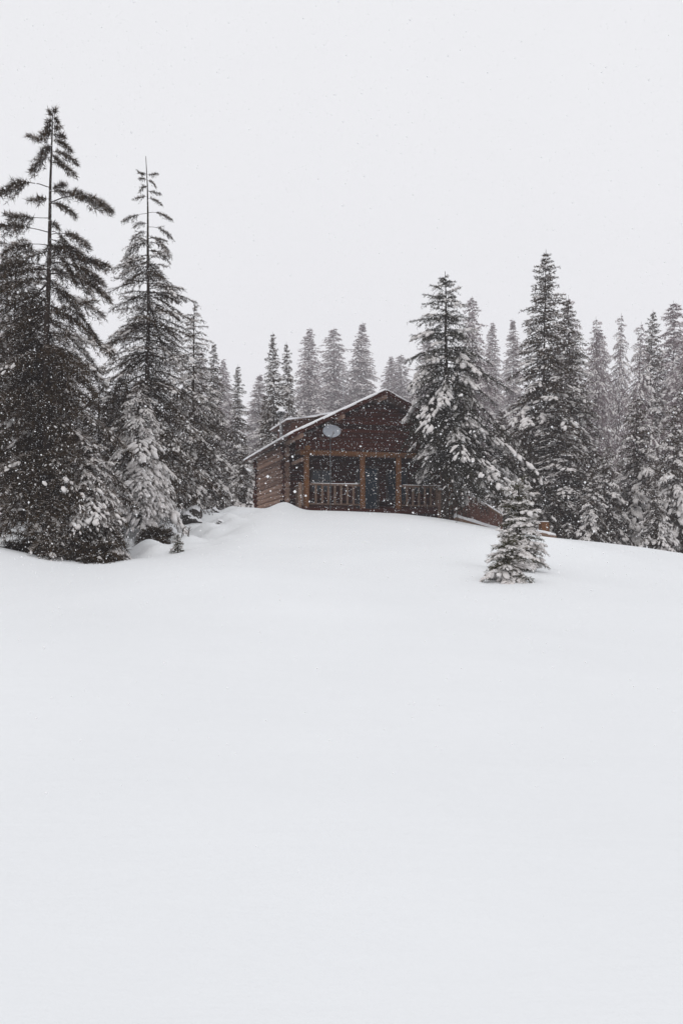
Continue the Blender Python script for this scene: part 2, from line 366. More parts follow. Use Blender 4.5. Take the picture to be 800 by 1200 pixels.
    for i in range(14):
        a = max(zs[i], 0) / H; r = trunk_r * (1 - a)**.9 + .010 + (trunk_r * .35 if zs[i] <= 0 else 0)
        for k in range(K):
            th = 2 * math.pi * k / K; tv.append(ax[i] + np.array([math.cos(th), math.sin(th), 0]) * r)
    for i in range(13):
        for k in range(K):
            a, b2 = i * K + k, i * K + (k + 1) % K; tf += [(a, b2, b2 + K), (a, b2 + K, a + K)]
    tv = np.array(tv); tf = np.array(tf); off = len(tv)
    segs = 5; allv = [tv]; allf = [tf]; br = np.clip(Ls * .011, .006, .05)
    ths = np.arange(3) * 2 * np.pi / 3
    rings = []
    for j in range(segs + 1):
        sj = np.full(n, j / segs); c = bez(np.arange(n), sj); t = tan(np.arange(n), sj); sv = unit(np.cross(t, UP) + 1e-6); uv = np.cross(sv, t)
        r = br * (1 - .85 * j / segs)
        rings.append(c[:, None] + r[:, None, None] * (np.cos(ths)[None, :, None] * sv[:, None] + np.sin(ths)[None, :, None] * uv[:, None]))
    RV = np.stack(rings, 1).reshape(-1, 3); base = (np.arange(n) * (segs + 1) * 3)
    ff = []
    for j in range(segs):
        for k in range(3):
            a, b2 = j * 3 + k, j * 3 + (k + 1) % 3
            ff.append(np.stack([base + a, base + b2, base + b2 + 3], 1)); ff.append(np.stack([base + a, base + b2 + 3, base + a + 3], 1))
    allv.append(RV); allf.append(np.vstack(ff) + off)
    # twig stems as slim triangles
    ti = np.arange(len(TL)); p0 = tp(ti, np.zeros(len(TL))); p1 = tp(ti, np.full(len(TL), .9)); wv = unit(np.cross(TD, UP)) * .006
    tw = np.stack([p0 - wv, p0 + wv, p1], 1).reshape(-1, 3)
    allv.append(tw); allf.append(np.arange(len(tw)).reshape(-1, 3) + off + len(RV))
    return (np.vstack(allv), np.vstack(allf)), (Nd, Nf), (SV, SF), (Fr, np.arange(len(Fr)).reshape(-1, 3))

NTRI = [0]
def build_tree(name, loc, label, group=None, nm='needles', bk='bark', rz=0, cat='tree', **kw):
    (tv, tf), (nv, nf), (sv, sf), (fv, ff) = tree_meshes(**kw)
    NTRI[0] += len(tf) + len(nf) + len(sf)
    r = empty(name, loc, rz); tag(r, label, cat, group)
    link('trunk', np_mesh('trunk', tv, tf, True), M[bk], r)
    link('crown', np_mesh('crown', nv, nf), M[nm], r)
    if len(ff): link('frosted_needles', np_mesh('frosted_needles', fv, ff), M['frost' if nm != 'needles_far_hazed' else 'frost_far_hazed'], r)
    link('snow', np_mesh('snow', sv, sf, True), M['tsnow'], r)
    return r
def copy_tree(r, loc, rz, sc, label, group=None, parts=True):
    c = r.copy(); C.objects.link(c); c.location = loc; c.rotation_euler = (math.sin(rz * 7) * .022, math.cos(rz * 5) * .026, rz); c.scale = sc
    c['label'] = label
    if group: c['group'] = group
    for ch in r.children:
        d = ch.copy(); C.objects.link(d); d.parent = c
    return c

# --- tree A: tall open-crowned conifer at the left, top branches one by one
GL = 'conifers on the left bank'
ay_ = 28.4; ax_ = X(58, ay_); az_ = hz(ax_, ay_); YA = ay_
k = YA / F
HA = Z(128, YA) - az_
def zr(row): return Z(row, YA) - az_
exA = [(zr(131 + d), dx * k, dz * k, .0) for d, dx, dz in ((0, 3, 4), (2, -4, 3), (6, 5, -3), (9, -5, -1))]
exA += [(zr(a), dx * k, -dy * k, r * k) for a, dx, dy, r in (
    (161, -28, -6, -1), (158, 13, 0, 3), (164, 22, 11, 2), (172, -15, 8, 1), (176, 29, 12, 1), (183, -24, 16, 2), (188, 27, 13, 0),
    (150, 8, -4, 2), (152, -7, 1, 2), (146, -7, 4, 2), (169, -8, 8, 0), (181, 12, 10, 0), (155, -12, 2, 0),
    (218, -54, 12, 12), (222, 34, 4, 2), (221, 16, -10, 8), (235, 74, 14, 16), (231, -22, 3, 1), (236, 30, 14, 0),
    (253, -50, -6, 0), (270, -60, -2, 8), (262, 10, 2, 6), (272, 46, 14, 6), (268, 28, 34, 2), (300, 66, 4, 6), (296, 30, 30, 4),
    (285, -52, 6, 6), (310, -62, 10, 8), (305, 62, 22, 4), (318, 70, 28, 8), (325, -66, 24, 6))]
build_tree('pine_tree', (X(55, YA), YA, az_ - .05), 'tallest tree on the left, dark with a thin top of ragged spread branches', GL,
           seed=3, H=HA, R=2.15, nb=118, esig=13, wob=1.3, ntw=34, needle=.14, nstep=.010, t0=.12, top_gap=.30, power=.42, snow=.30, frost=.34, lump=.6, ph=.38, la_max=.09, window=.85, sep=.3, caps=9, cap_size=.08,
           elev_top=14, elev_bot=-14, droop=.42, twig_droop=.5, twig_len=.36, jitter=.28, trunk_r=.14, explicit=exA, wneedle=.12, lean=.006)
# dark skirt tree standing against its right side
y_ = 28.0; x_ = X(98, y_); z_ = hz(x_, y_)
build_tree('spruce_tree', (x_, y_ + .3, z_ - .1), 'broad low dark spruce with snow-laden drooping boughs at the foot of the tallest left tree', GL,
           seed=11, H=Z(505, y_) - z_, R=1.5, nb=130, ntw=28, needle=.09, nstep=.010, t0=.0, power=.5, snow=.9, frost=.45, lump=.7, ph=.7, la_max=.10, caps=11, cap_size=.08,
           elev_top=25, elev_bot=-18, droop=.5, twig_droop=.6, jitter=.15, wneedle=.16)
# tree behind it at the left border
Y = 34.; bx = X(18, Y)
build_tree('pine_tree', (bx, Y, hz(bx, Y)), 'dense dark tree at the left border behind the tallest tree', GL,
           seed=21, H=Z(272, Y) - hz(bx, Y), R=2.6, nb=170, esig=10, ntw=24, needle=.12, nstep=.014, t0=.25, power=.5, snow=.30, frost=.38, lump=.6, ph=.4, la_max=.09, sep=.6, caps=5, cap_size=.08,
           elev_top=20, elev_bot=-12, droop=.4, twig_droop=.6, wneedle=.16)
# tree B spire
Y = 37.5; bx = X(172, Y)
exB = [(Z(r, Y) - hz(bx, Y), dx * Y / F, -dy * Y / F, up * Y / F) for r, dx, dy, up in (
    (198, -11, -4, -2), (200, 12, -2, 0), (206, -9, -1, 2), (207, 10, 7, 1), (214, -9, 6, 2), (220, 15, 3, 0), (226, -16, 5, 0), (228, 17, 8, 0),
    (246, -30, 6, 1), (245, 28, 10, 1), (258, -16, 4, 2), (262, 27, 11, 2), (268, -20, 10, 2), (278, -27, 20, 4), (276, 25, 22, 4), (290, 24, 12, 2), (296, -28, 14, 2))]
build_tree('spruce_tree', (bx, Y, hz(bx, Y) - .1), 'pointed spruce with a bare needle-thin top, right of the tallest left tree', GL,
           seed=5, H=Z(178, Y) - hz(bx, Y), R=2.2, nb=290, ntw=28, needle=.075, nstep=.012, t0=.12, esig=13, wob=1.3, top_gap=.24, power=.62, snow=.40, frost=.36, lump=.6, ph=.42, la_max=.10, window=.8, sep=.6, caps=5, cap_size=.075,
           elev_top=14, elev_bot=-14, droop=.30, twig_droop=.35, explicit=exB, trunk_r=.12, jitter=.22, wneedle=.22, nm='needles')
# small snowy tree in front
y_ = 33.0; x_ = X(163, y_); z_ = hz(x_, y_)
build_tree('fir_tree', (x_, y_, z_ - .1), 'small snow-covered conifer with a rounded white top in front of the pointed spruce', GL,
           seed=8, H=Z(437, y_) - z_, R=1.35, nb=130, ntw=26, needle=.06, nstep=.011, t0=.27, power=.55, snow=1.0, frost=.5, lump=.75, ph=.7, caps=9, cap_size=.075,
           elev_top=-5, elev_bot=-22, droop=.5, twig_droop=.5, jitter=.18, wneedle=.2, lean=.01)
# right part of the left group
Y = 45.; bx = X(228, Y)
build_tree('spruce_tree', (bx, Y, hz(bx, Y) - .1), 'full spruce with snowy boughs at the right end of the left tree group', GL,
           seed=14, H=Z(352, Y) - hz(bx, Y), R=1.9, nb=190, ntw=24, needle=.08, nstep=.014, t0=.02, power=.6, snow=.6, frost=.30, lump=.75, ph=.45, caps=5, cap_size=.09,
           elev_top=20, elev_bot=-14, droop=.42, twig_droop=.4)
Y = 39.; bx = X(116, Y)
build_tree('spruce_tree', (bx, Y, hz(bx, Y) - .1), 'shadowy spruce filling the gap between the tallest tree and the pointed spruce', GL,
           seed=15, H=Z(425, Y) - hz(bx, Y), R=1.9, nb=170, ntw=24, needle=.09, nstep=.015, t0=.02, power=.5, snow=.25, frost=.28, lump=.6, la_max=.1,
           elev_top=20, elev_bot=-14, droop=.4, twig_droop=.4)
# --- tree in front of the cabin
GC = 'trees beside the cabin'
Y = 43.6; bx = X(521, Y)
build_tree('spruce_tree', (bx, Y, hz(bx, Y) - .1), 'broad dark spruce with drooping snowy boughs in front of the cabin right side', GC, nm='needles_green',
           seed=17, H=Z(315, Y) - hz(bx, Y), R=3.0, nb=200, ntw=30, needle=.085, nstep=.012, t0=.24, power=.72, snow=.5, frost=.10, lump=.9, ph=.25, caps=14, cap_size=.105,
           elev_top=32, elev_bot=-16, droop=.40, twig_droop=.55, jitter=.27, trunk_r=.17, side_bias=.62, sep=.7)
# --- three young firs in front
x_, y_, z_ = on_ground(609, 668)
GY = 'young firs on the open snow slope'
build_tree('young_fir', (x_, y_, z_ - .04), 'tallest of the young firs on the open slope, below the big dark spruces', GY, nm='needles_warm',
           seed=31, H=Z(562, y_) - z_, R=.46, nb=100, ntw=16, needle=.05, nstep=.007, t0=.04, power=.36, snow=1., frost=.35, lump=1., ph=.6, caps=5, cap_size=.05, lean=-.02,
           elev_top=40, elev_bot=5, droop=.25, twig_droop=.25, jitter=.36, trunk_r=.022, wneedle=.16)
x_, y_, z_ = on_ground(594, 680)
build_tree('young_fir', (x_, y_, z_ - .05), 'wide short young fir, white with snow, at the front left foot of the taller one', GY, nm='needles_warm',
           seed=32, H=Z(618, y_) - z_, R=.44, nb=60, ntw=16, needle=.05, nstep=.007, t0=.02, power=.6, snow=1., frost=.35, lump=1., ph=.65, caps=6, cap_size=.055,
           elev_top=38, elev_bot=4, droop=.25, twig_droop=.25, jitter=.38, lean=.04, trunk_r=.02, wneedle=.16)
x_, y_, z_ = on_ground(622, 664)
build_tree('young_fir', (x_, y_, z_ - .05), 'smallest young fir tuft to the right of the two on the slope', GY, nm='needles_warm',
           seed=33, H=.42, R=.24, nb=26, ntw=12, needle=.05, nstep=.006, t0=.02, power=.5, snow=.6, frost=.3, lump=.6,
           elev_top=40, elev_bot=15, droop=.2, twig_droop=.2, trunk_r=.012, wneedle=.16)
x_, y_, z_ = on_ground(208, 648)
build_tree('young_fir', (x_, y_, z_ - .03), 'tiny brownish sapling poking from the snow below the left trees', None, nm='needles_warm',
           seed=34, H=Z(626, y_) - z_, R=.17, nb=30, ntw=12, needle=.05, nstep=.008, t0=.02, power=.4, snow=.7, frost=.4, lump=.6,
           elev_top=30, elev_bot=5, droop=.2, twig_droop=.2, trunk_r=.012)

# --- the forest behind: a few trees built once, then copied with their own size and turn
protoA = dict(seed=41, H=18, R=3.0, nb=420, ntw=22, needle=.15, nstep=.032, t0=.01, power=.66, snow=.45, frost=.11, lump=1.2, ph=.3, caps=7, cap_size=.10, elev_top=24, elev_bot=-12, droop=.35, twig_droop=.4, wneedle=.28, trunk_r=.13)
protoB = dict(seed=42, H=18, R=2.5, nb=400, ntw=20, needle=.15, nstep=.034, t0=.01, power=.58, snow=.5, frost=.16, lump=1.2, ph=.32, caps=7, cap_size=.10, elev_top=20, elev_bot=-16, droop=.4, twig_droop=.45, jitter=.3, wneedle=.28, trunk_r=.12)
protoD = dict(seed=44, H=26, R=3.3, nb=430, ntw=16, needle=.28, nstep=.07, t0=.01, power=.6, snow=.7, frost=.75, lump=1.7, ph=.5, elev_top=18, elev_bot=-16, droop=.4, twig_droop=.4, jitter=.25, wneedle=.3, twig_max=1.0, trunk_r=.15)  # far kinds carry extra frost so they pale as haze would make them
protoE = dict(seed=45, H=26, R=2.9, nb=400, ntw=16, needle=.28, nstep=.07, t0=.01, power=.5, snow=.6, frost=.8, lump=1.6, ph=.5, elev_top=10, elev_bot=-25, droop=.5, twig_droop=.6, jitter=.32, bare=.1, wneedle=.3, twig_max=1.0, trunk_r=.15)
protoF = dict(seed=46, H=9, R=2.3, nb=170, ntw=22, needle=.12, nstep=.022, t0=.01, power=.55, snow=.5, frost=.16, lump=1.1, ph=.38, caps=9, cap_size=.15, elev_top=20, elev_bot=-18, droop=.4, twig_droop=.5, wneedle=.26, sep=.6)
protoG = dict(seed=47, H=26, R=3.3, nb=460, ntw=17, needle=.26, nstep=.065, t0=.01, power=.7, snow=.8, frost=.7, lump=1.8, ph=.5, caps=3, cap_size=.18, elev_top=20, elev_bot=-14, droop=.42, twig_droop=.4, jitter=.22, wneedle=.3, twig_max=1.0, sep=.5, trunk_r=.15)
protoH = dict(seed=48, H=18, R=2.6, nb=330, ntw=20, needle=.16, nstep=.034, t0=.01, power=.5, snow=.5, frost=.55, lump=1.0, ph=.5, elev_top=6, elev_bot=-30, droop=.5, twig_droop=.7, jitter=.35, bare=.12, wneedle=.24, trunk_r=.12)
PROTO = {'A': (protoA, 'spruce_tree', 'needles', 'bark'), 'B': (protoB, 'spruce_tree', 'needles', 'bark'), 'D': (protoD, 'spruce_tree', 'needles_far_hazed', 'bark_far'),
         'E': (protoE, 'spruce_tree', 'needles_far_hazed', 'bark_far'), 'F': (protoF, 'fir_tree', 'needles', 'bark'), 'G': (protoG, 'spruce_tree', 'needles_far_hazed', 'bark_far'),
         'H': (protoH, 'spruce_tree', 'needles_far_hazed', 'bark_far')}
GB, GRT = 'forest trees behind the cabin', 'forest trees on the right'
# px, row of the top, distance, half width in px at the foot, kind, group, label
forest = [
 (236, 408, 120, 24, 'H', GB, 'pale spruce just right of the left tree group, partly behind it'),
 (250, 400, 84, 26, 'B', GB, 'darker spruce with a sharp tip beside the left tree group'),
 (263, 420, 170, 22, 'D', GB, 'faint spruce between the sharp tip beside the left group and the slender one'),
 (278, 427, 84, 25, 'A', GB, 'slender dark spruce standing alone left of the cabin eave'),
 (303, 438, 190, 26, 'G', GB, 'hazy bushy spruce over the left end of the cabin eave'),
 (313, 462, 76, 24, 'B', GB, 'low spruce directly behind the cabin back left corner'),
 (326, 388, 72, 28, 'A', GB, 'tall dark spruce left of the stovepipe, darkest behind the cabin'),
 (344, 400, 88, 24, 'B', GB, 'dark spruce over the stovepipe, right neighbour of the darkest one'),
 (361, 384, 195, 27, 'D', GB, 'grey spruce above the dormer, left of the two palest tall ones'),
 (392, 384, 235, 30, 'E', GB, 'pale grey spruce over the gable slope, left of the palest tall pair'),
 (424, 377, 240, 29, 'G', GB, 'pale spruce with the highest top above the cabin gable'),
 (460, 417, 255, 24, 'D', GB, 'faint spruce just right of the cabin peak, left of its twin'),
 (473, 415, 250, 24, 'E', GB, 'faint spruce right of the cabin peak, touching the broad snowy spruce'),
 (498, 384, 200, 28, 'G', GB, 'pale spruce behind the left side of the broad snowy spruce'),
 (557, 347, 165, 30, 'E', GB, 'pale pinkish spruce right behind the top of the broad snowy spruce'),
 (577, 376, 190, 22, 'D', GB, 'narrow pale spruce midway between the broad snowy spruce and the big dark one'),
 (599, 373, 200, 24, 'G', GB, 'pale spruce at the left shoulder of the big dark spruce'),
 (638, 293, 58, 62, 'A', GRT, 'big dark spruce, highest tree of the right side'),
 (657, 345, 110, 34, 'H', GRT, 'frosted spruce right behind the shoulder of the big dark spruce'),
 (673, 347, 66, 46, 'B', GRT, 'dark spruce with a thin spiky tip right of the big dark spruce'),
 (697, 369, 125, 30, 'H', GRT, 'brownish ragged spruce, left of the narrow drooping one'),
 (706, 384, 160, 28, 'E', GRT, 'dull frosted spruce wedged behind the brownish ragged and drooping ones'),
 (721, 367, 130, 24, 'H', GRT, 'narrow spruce with thin drooping branches and open sky at its right'),
 (743, 378, 95, 30, 'H', GRT, 'spruce at the right edge of the sky gap, shorter than its right neighbour'),
 (757, 364, 110, 34, 'B', GRT, 'spruce with full boughs between the sky gap and the tall right-hand pair'),
 (783, 351, 140, 40, 'E', GRT, 'frosted spruce with the highest top near the right border'),
 (797, 360, 100, 40, 'H', GRT, 'frosted spruce cut by the right border, tall and bent-boughed'),
 (826, 350, 62, 46, 'A', GRT, 'dark spruce mostly beyond the right border'),
 (746, 462, 58, 50, 'F', GRT, 'squat dark fir covered in big round snow clumps, under the right-hand tall trees'),
 (712, 520, 55, 34, 'F', GRT, 'lower fir with snow clumps left of the squat clumpy one'),
 (694, 545, 53, 24, 'F', GRT, 'little snowy fir at the edge of the snow under the ragged spruces'),
 (792, 470, 54, 42, 'F', GRT, 'fir with bent snowy boughs at the right border, low and close'),
 (769, 560, 52, 24, 'F', GRT, 'lowest snowy fir near the right border'),
 (660, 470, 56, 44, 'B', GRT, 'dark spruce low in front of the spiky-tipped one'),
 (612, 470, 62, 36, 'A', GRT, 'dark spruce behind the young firs, left foot of the big dark one'),
 (584, 480, 70, 34, 'B', GB, 'dark spruce behind the low plank wall'),
 (284, 520, 62, 26, 'F', GB, 'snow-matted fir against the left side of the cabin, low'),
 (262, 545, 56, 22, 'F', GB, 'snow-matted bushy fir at the end of the left bank'),
 (302, 535, 66, 24, 'F', GB, 'snowy fir half hidden by the cabin side wall'),
 (545, 470, 72, 40, 'B', GB, 'dark spruce hidden behind the broad snowy spruce'),
 (-40, 300, 40, 90, 'A', GL, 'dark spruce mostly beyond the left border'),
 (50, 400, 48, 60, 'B', GL, 'spruce deep in the left group behind the dense border tree'),
 (140, 440, 46, 50, 'B', GL, 'spruce deep in the left group behind the small white-topped one'),
]
made = {}
rg = random.Random(4)
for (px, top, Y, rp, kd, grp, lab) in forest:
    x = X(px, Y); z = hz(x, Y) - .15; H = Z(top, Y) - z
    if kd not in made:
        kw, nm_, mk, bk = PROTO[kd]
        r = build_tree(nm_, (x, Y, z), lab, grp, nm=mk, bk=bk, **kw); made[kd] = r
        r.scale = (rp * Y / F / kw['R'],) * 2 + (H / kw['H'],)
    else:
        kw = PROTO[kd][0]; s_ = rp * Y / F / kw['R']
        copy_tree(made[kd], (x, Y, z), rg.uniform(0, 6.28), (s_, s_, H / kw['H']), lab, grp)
print('TREE TRIS', NTRI[0])

# ------------------------------------------------------------------ the cabin
ROT = math.radians(15.5)
YF = 46.0
cab = empty('log_cabin', (X(445, YF), YF, 0), ROT)      # local x along the front, y to the back, origin mid front at the posts
tag(cab, 'red-brown log cabin with snowy gable roof and front porch behind the crest', 'cabin')
FL = 4.12                                                # porch floor height
HW = 3.9; BK = 9.4; PD = 2.3; RW = 4.55; RF = -.9; RB = 9.9
ZR = 9.32; SL = .485                                     # ridge and roof slope (underside)
rnd = random.Random(7)
def roof_z(x): return ZR - SL * abs(x)
LS = .235; LR = .125
# side walls and back wall: stacked logs
for nm, sx in (('side_wall', -1), ('side_wall', 1)):
    m = MB(); z = 3.2
    while z < roof_z(HW) - .1:
        e1, e2 = rnd.uniform(.12, .3), rnd.uniform(.12, .3)
        m.tube((sx * HW, PD - e1, z), (sx * HW, BK + e2, z), LR, LR, 10, .008, rnd); z += LS
    m.build(nm, M['log_side'], cab)
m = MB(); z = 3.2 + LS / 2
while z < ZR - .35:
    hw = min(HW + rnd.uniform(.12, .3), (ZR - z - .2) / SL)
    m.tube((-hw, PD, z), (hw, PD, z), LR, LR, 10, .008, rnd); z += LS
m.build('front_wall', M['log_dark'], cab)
m = MB(); z = 3.2 + LS / 2
while z < ZR - .35:
    hw = min(HW + rnd.uniform(.12, .3), (ZR - z - .2) / SL)
    m.tube((-hw, BK, z), (hw, BK, z), LR, LR, 10, .008, rnd); z += LS
m.build('back_wall', M['log_dark'], cab)
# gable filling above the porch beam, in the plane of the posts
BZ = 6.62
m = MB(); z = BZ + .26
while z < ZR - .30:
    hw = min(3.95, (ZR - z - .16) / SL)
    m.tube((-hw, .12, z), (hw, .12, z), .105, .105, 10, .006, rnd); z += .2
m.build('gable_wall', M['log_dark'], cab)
# roof: two slabs with rafter tails and boarding, snow on top
for sx in (-1, 1):
    rf = MB(); T = .16
    rf.prism([(0, ZR), (sx * RW, roof_z(RW)), (sx * RW, roof_z(RW) + T), (0, ZR + T)], RF, RB)
    ro = rf.build('roof', M['soffit'], cab)
    # fascia board along the rake
    fa = MB(); fa.prism([(0, ZR - .06), (sx * (RW + .003), roof_z(RW) - .06), (sx * (RW + .003), roof_z(RW) + T - .015), (0, ZR + T - .015)], RF - .045, RF - .003)
    fa.build('fascia', M['log_dark'], ro)
    # snow blanket with an uneven edge
    NXs, NYs = 40, 70; sv, sf = [], []
    def nz_(a, b2): return .03 * math.sin(a * 3.1 + b2 * 1.7) + .025 * math.sin(a * 7.3 - b2 * 2.9 + 1) + .02 * math.sin(b2 * 9.1 + a)
    vs = {}
    for j in range(NYs + 1):
        for i in range(NXs + 1):
            a, b2 = i / NXs, j / NYs
            xx = sx * (a * (RW + .06 + .03 * math.sin(b2 * 40) + .02 * math.sin(b2 * 97)))
            yy = RF - .05 + .02 * math.sin(a * 30) + (RB - RF + .1) * b2
            ed = min(1, min((1 - a) * 12, b2 * 16, (1 - b2) * 16)) ** .5
            th = .02 + (.075 if sx < 0 else .03) * ed + 0 * (.075 + .7 * nz_(a * 6, b2 * 12)) * ed
            zb = roof_z(abs(xx)) + T + .004
            vs[(i, j, 1)] = len(sv); sv.append((xx, yy, zb + th)); vs[(i, j, 0)] = len(sv); sv.append((xx, yy, zb - (.05 * (1 - ed))))
    for j in range(NYs):
        for i in range(NXs):
            sf.append([vs[(i, j, 1)], vs[(i + 1, j, 1)], vs[(i + 1, j + 1, 1)], vs[(i, j + 1, 1)]])
            sf.append([vs[(i, j, 0)], vs[(i, j + 1, 0)], vs[(i + 1, j + 1, 0)], vs[(i + 1, j, 0)]])
    for i in range(NXs):
        for j in (0, NYs): sf.append([vs[(i, j, 0)], vs[(i + 1, j, 0)], vs[(i + 1, j, 1)], vs[(i, j, 1)]])
    for j in range(NYs):
        i = NXs; sf.append([vs[(i, j, 0)], vs[(i, j + 1, 0)], vs[(i, j + 1, 1)], vs[(i, j, 1)]])
    link('snow', np_mesh('snow', sv, sf, True), M['rsnow'], ro)
# purlins poking out below the roof
for xo in (-3.9, -2.0, 0, 2.0, 3.9):
    m = MB(); m.tube((xo, RF + .12, roof_z(xo) - .14), (xo, PD + .2, roof_z(xo) - .14), .12, .11, 10); m.build('purlin', M['log_side'], cab)
# porch floor, posts, beams
m = MB(); m.box((0, PD / 2 - .1, FL - .12), (7.7, PD + .35, .2), bevel=.01); m.build('porch_floor', M['log_dark'], cab)
PX = (-3.48, -.84, .90, 3.48)
for p in PX:
    m = MB(); m.tube((p, .0, FL - 1.0), (p, 0, BZ - .13), .145, .125, 12, .01, rnd); m.build('post', M['post'], cab)
m = MB(); m.tube((-3.75, 0, BZ), (3.75, 0, BZ), .13, .12, 12, .01, rnd); m.build('beam', M['post'], cab)
for sx in (-1, 1):
    m = MB(); m.tube((sx * 3.48, -.25, BZ + .19), (sx * 3.48, PD - .1, BZ + .19), .11, .11, 12, .01, rnd); m.build('beam', M['post'], cab)
    m = MB(); m.tube((sx * 3.62, .14, BZ - .3), (sx * 3.62, PD, BZ - .3), .09, .09, 10, .01, rnd); m.build('beam', M['log_side'], cab)
# railings
def railing(a, b2, name='railing'):
    a, b2 = Vector(a), Vector(b2); m = MB(); h0, h1 = FL + .16, FL + 1.06
    m.tube((a.x, a.y, h1), (b2.x, b2.y, h1), .055, .055, 8, .006, rnd); m.tube((a.x, a.y, h0), (b2.x, b2.y, h0), .045, .045, 8, .005, rnd)
    r = m.build(name, M['rail'], cab); L = (b2 - a).length; nbal = max(int(L / .27), 2)
    for i in range(1, nbal):
        p = a.lerp(b2, i / nbal); m = MB(); j1, j2 = rnd.uniform(-.01, .01), rnd.uniform(-.01, .01)
        q_ = (b2 - a).normalized(); m.box((p.x + j1, p.y + j2, (h0 + h1) / 2), (.10 if abs(q_.x) > .5 else .045, .045 if abs(q_.x) > .5 else .10, h1 - h0 + .02), bevel=.006); m.build('baluster', M['rail'], r)
    s_ = MB(); s_.tube((a.x + (.1 if abs(b2.x - a.x) > .5 else 0), a.y, h1 + .05), (b2.x - (.1 if abs(b2.x - a.x) > .5 else 0), b2.y, h1 + .05), .022, .03, 8, .012, rnd); s_.build('snow', M['rsnow'], r)
railing((PX[0] + .13, 0, 0), (PX[1] - .13, 0, 0)); railing((PX[2] + .13, 0, 0), (PX[3] - .13, 0, 0))
railing((-3.52, .16, 0), (-3.52, PD - .15, 0)); railing((3.52, .16, 0), (3.52, PD - .15, 0))
# solid board infill seen at the left end and between newels
m = MB(); m.tube((-3.78, -.02, FL - .8), (-3.78, -.02, FL + 1.12), .09, .085, 10, .006, rnd); m.build('newel_post', M['rail'], cab)
# windows and door in the recessed wall
def window(xc, zc, ww, hh, nm='window'):
    y = PD - LR - .03
    m = MB(); t = .07
    for sx in (-1, 1): m.box((xc + sx * (ww / 2), y, zc), (t, .1, hh + t))
    for sz in (-1, 1): m.box((xc, y, zc + sz * hh / 2), (ww - t, .096, t))
    m.box((xc, y, zc), (.035, .07, hh - t)); m.box((xc, y, zc + .02), (ww - t, .06, .03))
    f = m.build(nm, M['frame'], cab)
    g_ = MB(); g_.box((xc, y + .02, zc), (ww - .02, .02, hh - .02)); g_.build('pane', M['glass'], f)
window(-2.25, FL + 1.42, .95, 1.0); window(1.55, FL + 1.25, 1.0, 1.5); window(2.85, FL + 1.42, .8, 1.0)
yd = PD - LR - .05
m = MB(); m.box((.05, yd, FL + 1.03), (.92, .08, 2.06), bevel=.008)
for zz in (.45, 1.0, 1.6): m.box((.05, yd - .045, FL + zz), (.62, .02, .36), bevel=.006)
d_ = m.build('door', M['door'], cab)
m = MB(); m.tube((.40, yd - .05, FL + 1.0), (.40, yd - .13, FL + 1.0), .02, .03, 10); m.build('handle', M['handle'], d_)
m = MB()
for sx in (-1, 1): m.box((.05 + sx * .51, yd, FL + 1.05), (.1, .12, 2.2))
m.box((.05, yd, FL + 2.13), (.92, .12, .1)); m.build('frame', M['frame'], d_)
# steps down from the middle bay, mostly under the drifted snow
m = MB()
for i in range(3): m.box((.03, -.30 - .28 * i, FL - .24 - .17 * i), (1.6, .3, .06), bevel=.01)
m.build('steps', M['rail'], cab)
# dormer on the left slope
dy0, dy1 = 3.2, 6.6; dx0 = -3.45; dz0 = 8.52; dx1 = -1.35; dz1 = roof_z(1.35) + .25
m = MB(); m.prism([(dx0, roof_z(dx0) + .1), (dx1, roof_z(dx1) + .1), (dx1, dz1 - .1), (dx0, dz0 - .1)], dy0, dy1)
dm = m.build('dormer', M['red_side'], cab)
m = MB(); m.prism([(dx0 - .3, dz0 - .13), (dx1 + .3, dz1 - .03), (dx1 + .3, dz1 + .05), (dx0 - .3, dz0 - .05)], dy0 - .22, dy1 + .22); m.build('dormer_roof', M['soffit'], dm)
m = MB(); m.prism([(dx0 - .34, dz0 - .046), (dx1 + .36, dz1 + .054), (dx1 + .3, dz1 + .16), (-2.4, dz0 + .16), (dx0 - .25, dz0 + .08), (dx0 - .33, dz0 + .02)], dy0 - .26, dy1 + .26)
m.build('dormer_snow', M['rsnow'], dm)
# stovepipe with cap and snow
sx_, sy_ = -3.75, 4.2; rz_ = roof_z(sx_)
m = MB(); m.tube((sx_, sy_, rz_ + .05), (sx_, sy_, rz_ + 1.35), .085, .085, 14); pipe = m.build('stovepipe', M['steel'], cab)
m = MB(); m.tube((sx_, sy_, rz_ + 1.38), (sx_, sy_, rz_ + 1.55), .20, .17, 14)
for a in range(3): m.box((sx_ + .075 * math.cos(a * 2.1), sy_ + .075 * math.sin(a * 2.1), rz_ + 1.365), (.02, .02, .05))
m.build('cap', M['handle'], pipe)
m = MB(); m.tube((sx_, sy_, rz_ + 1.552), (sx_, sy_, rz_ + 1.70), .27, .10, 14, .02, rnd); m.build('snow', M['rsnow'], pipe)
# thin mast behind the ridge
ma = MB(); ma.tube((-.35, 5.0, ZR - .25), (-.35, 5.0, ZR + 1.75), .025, .018, 8)
mt = ma.build('mast', M['steel'], cab)

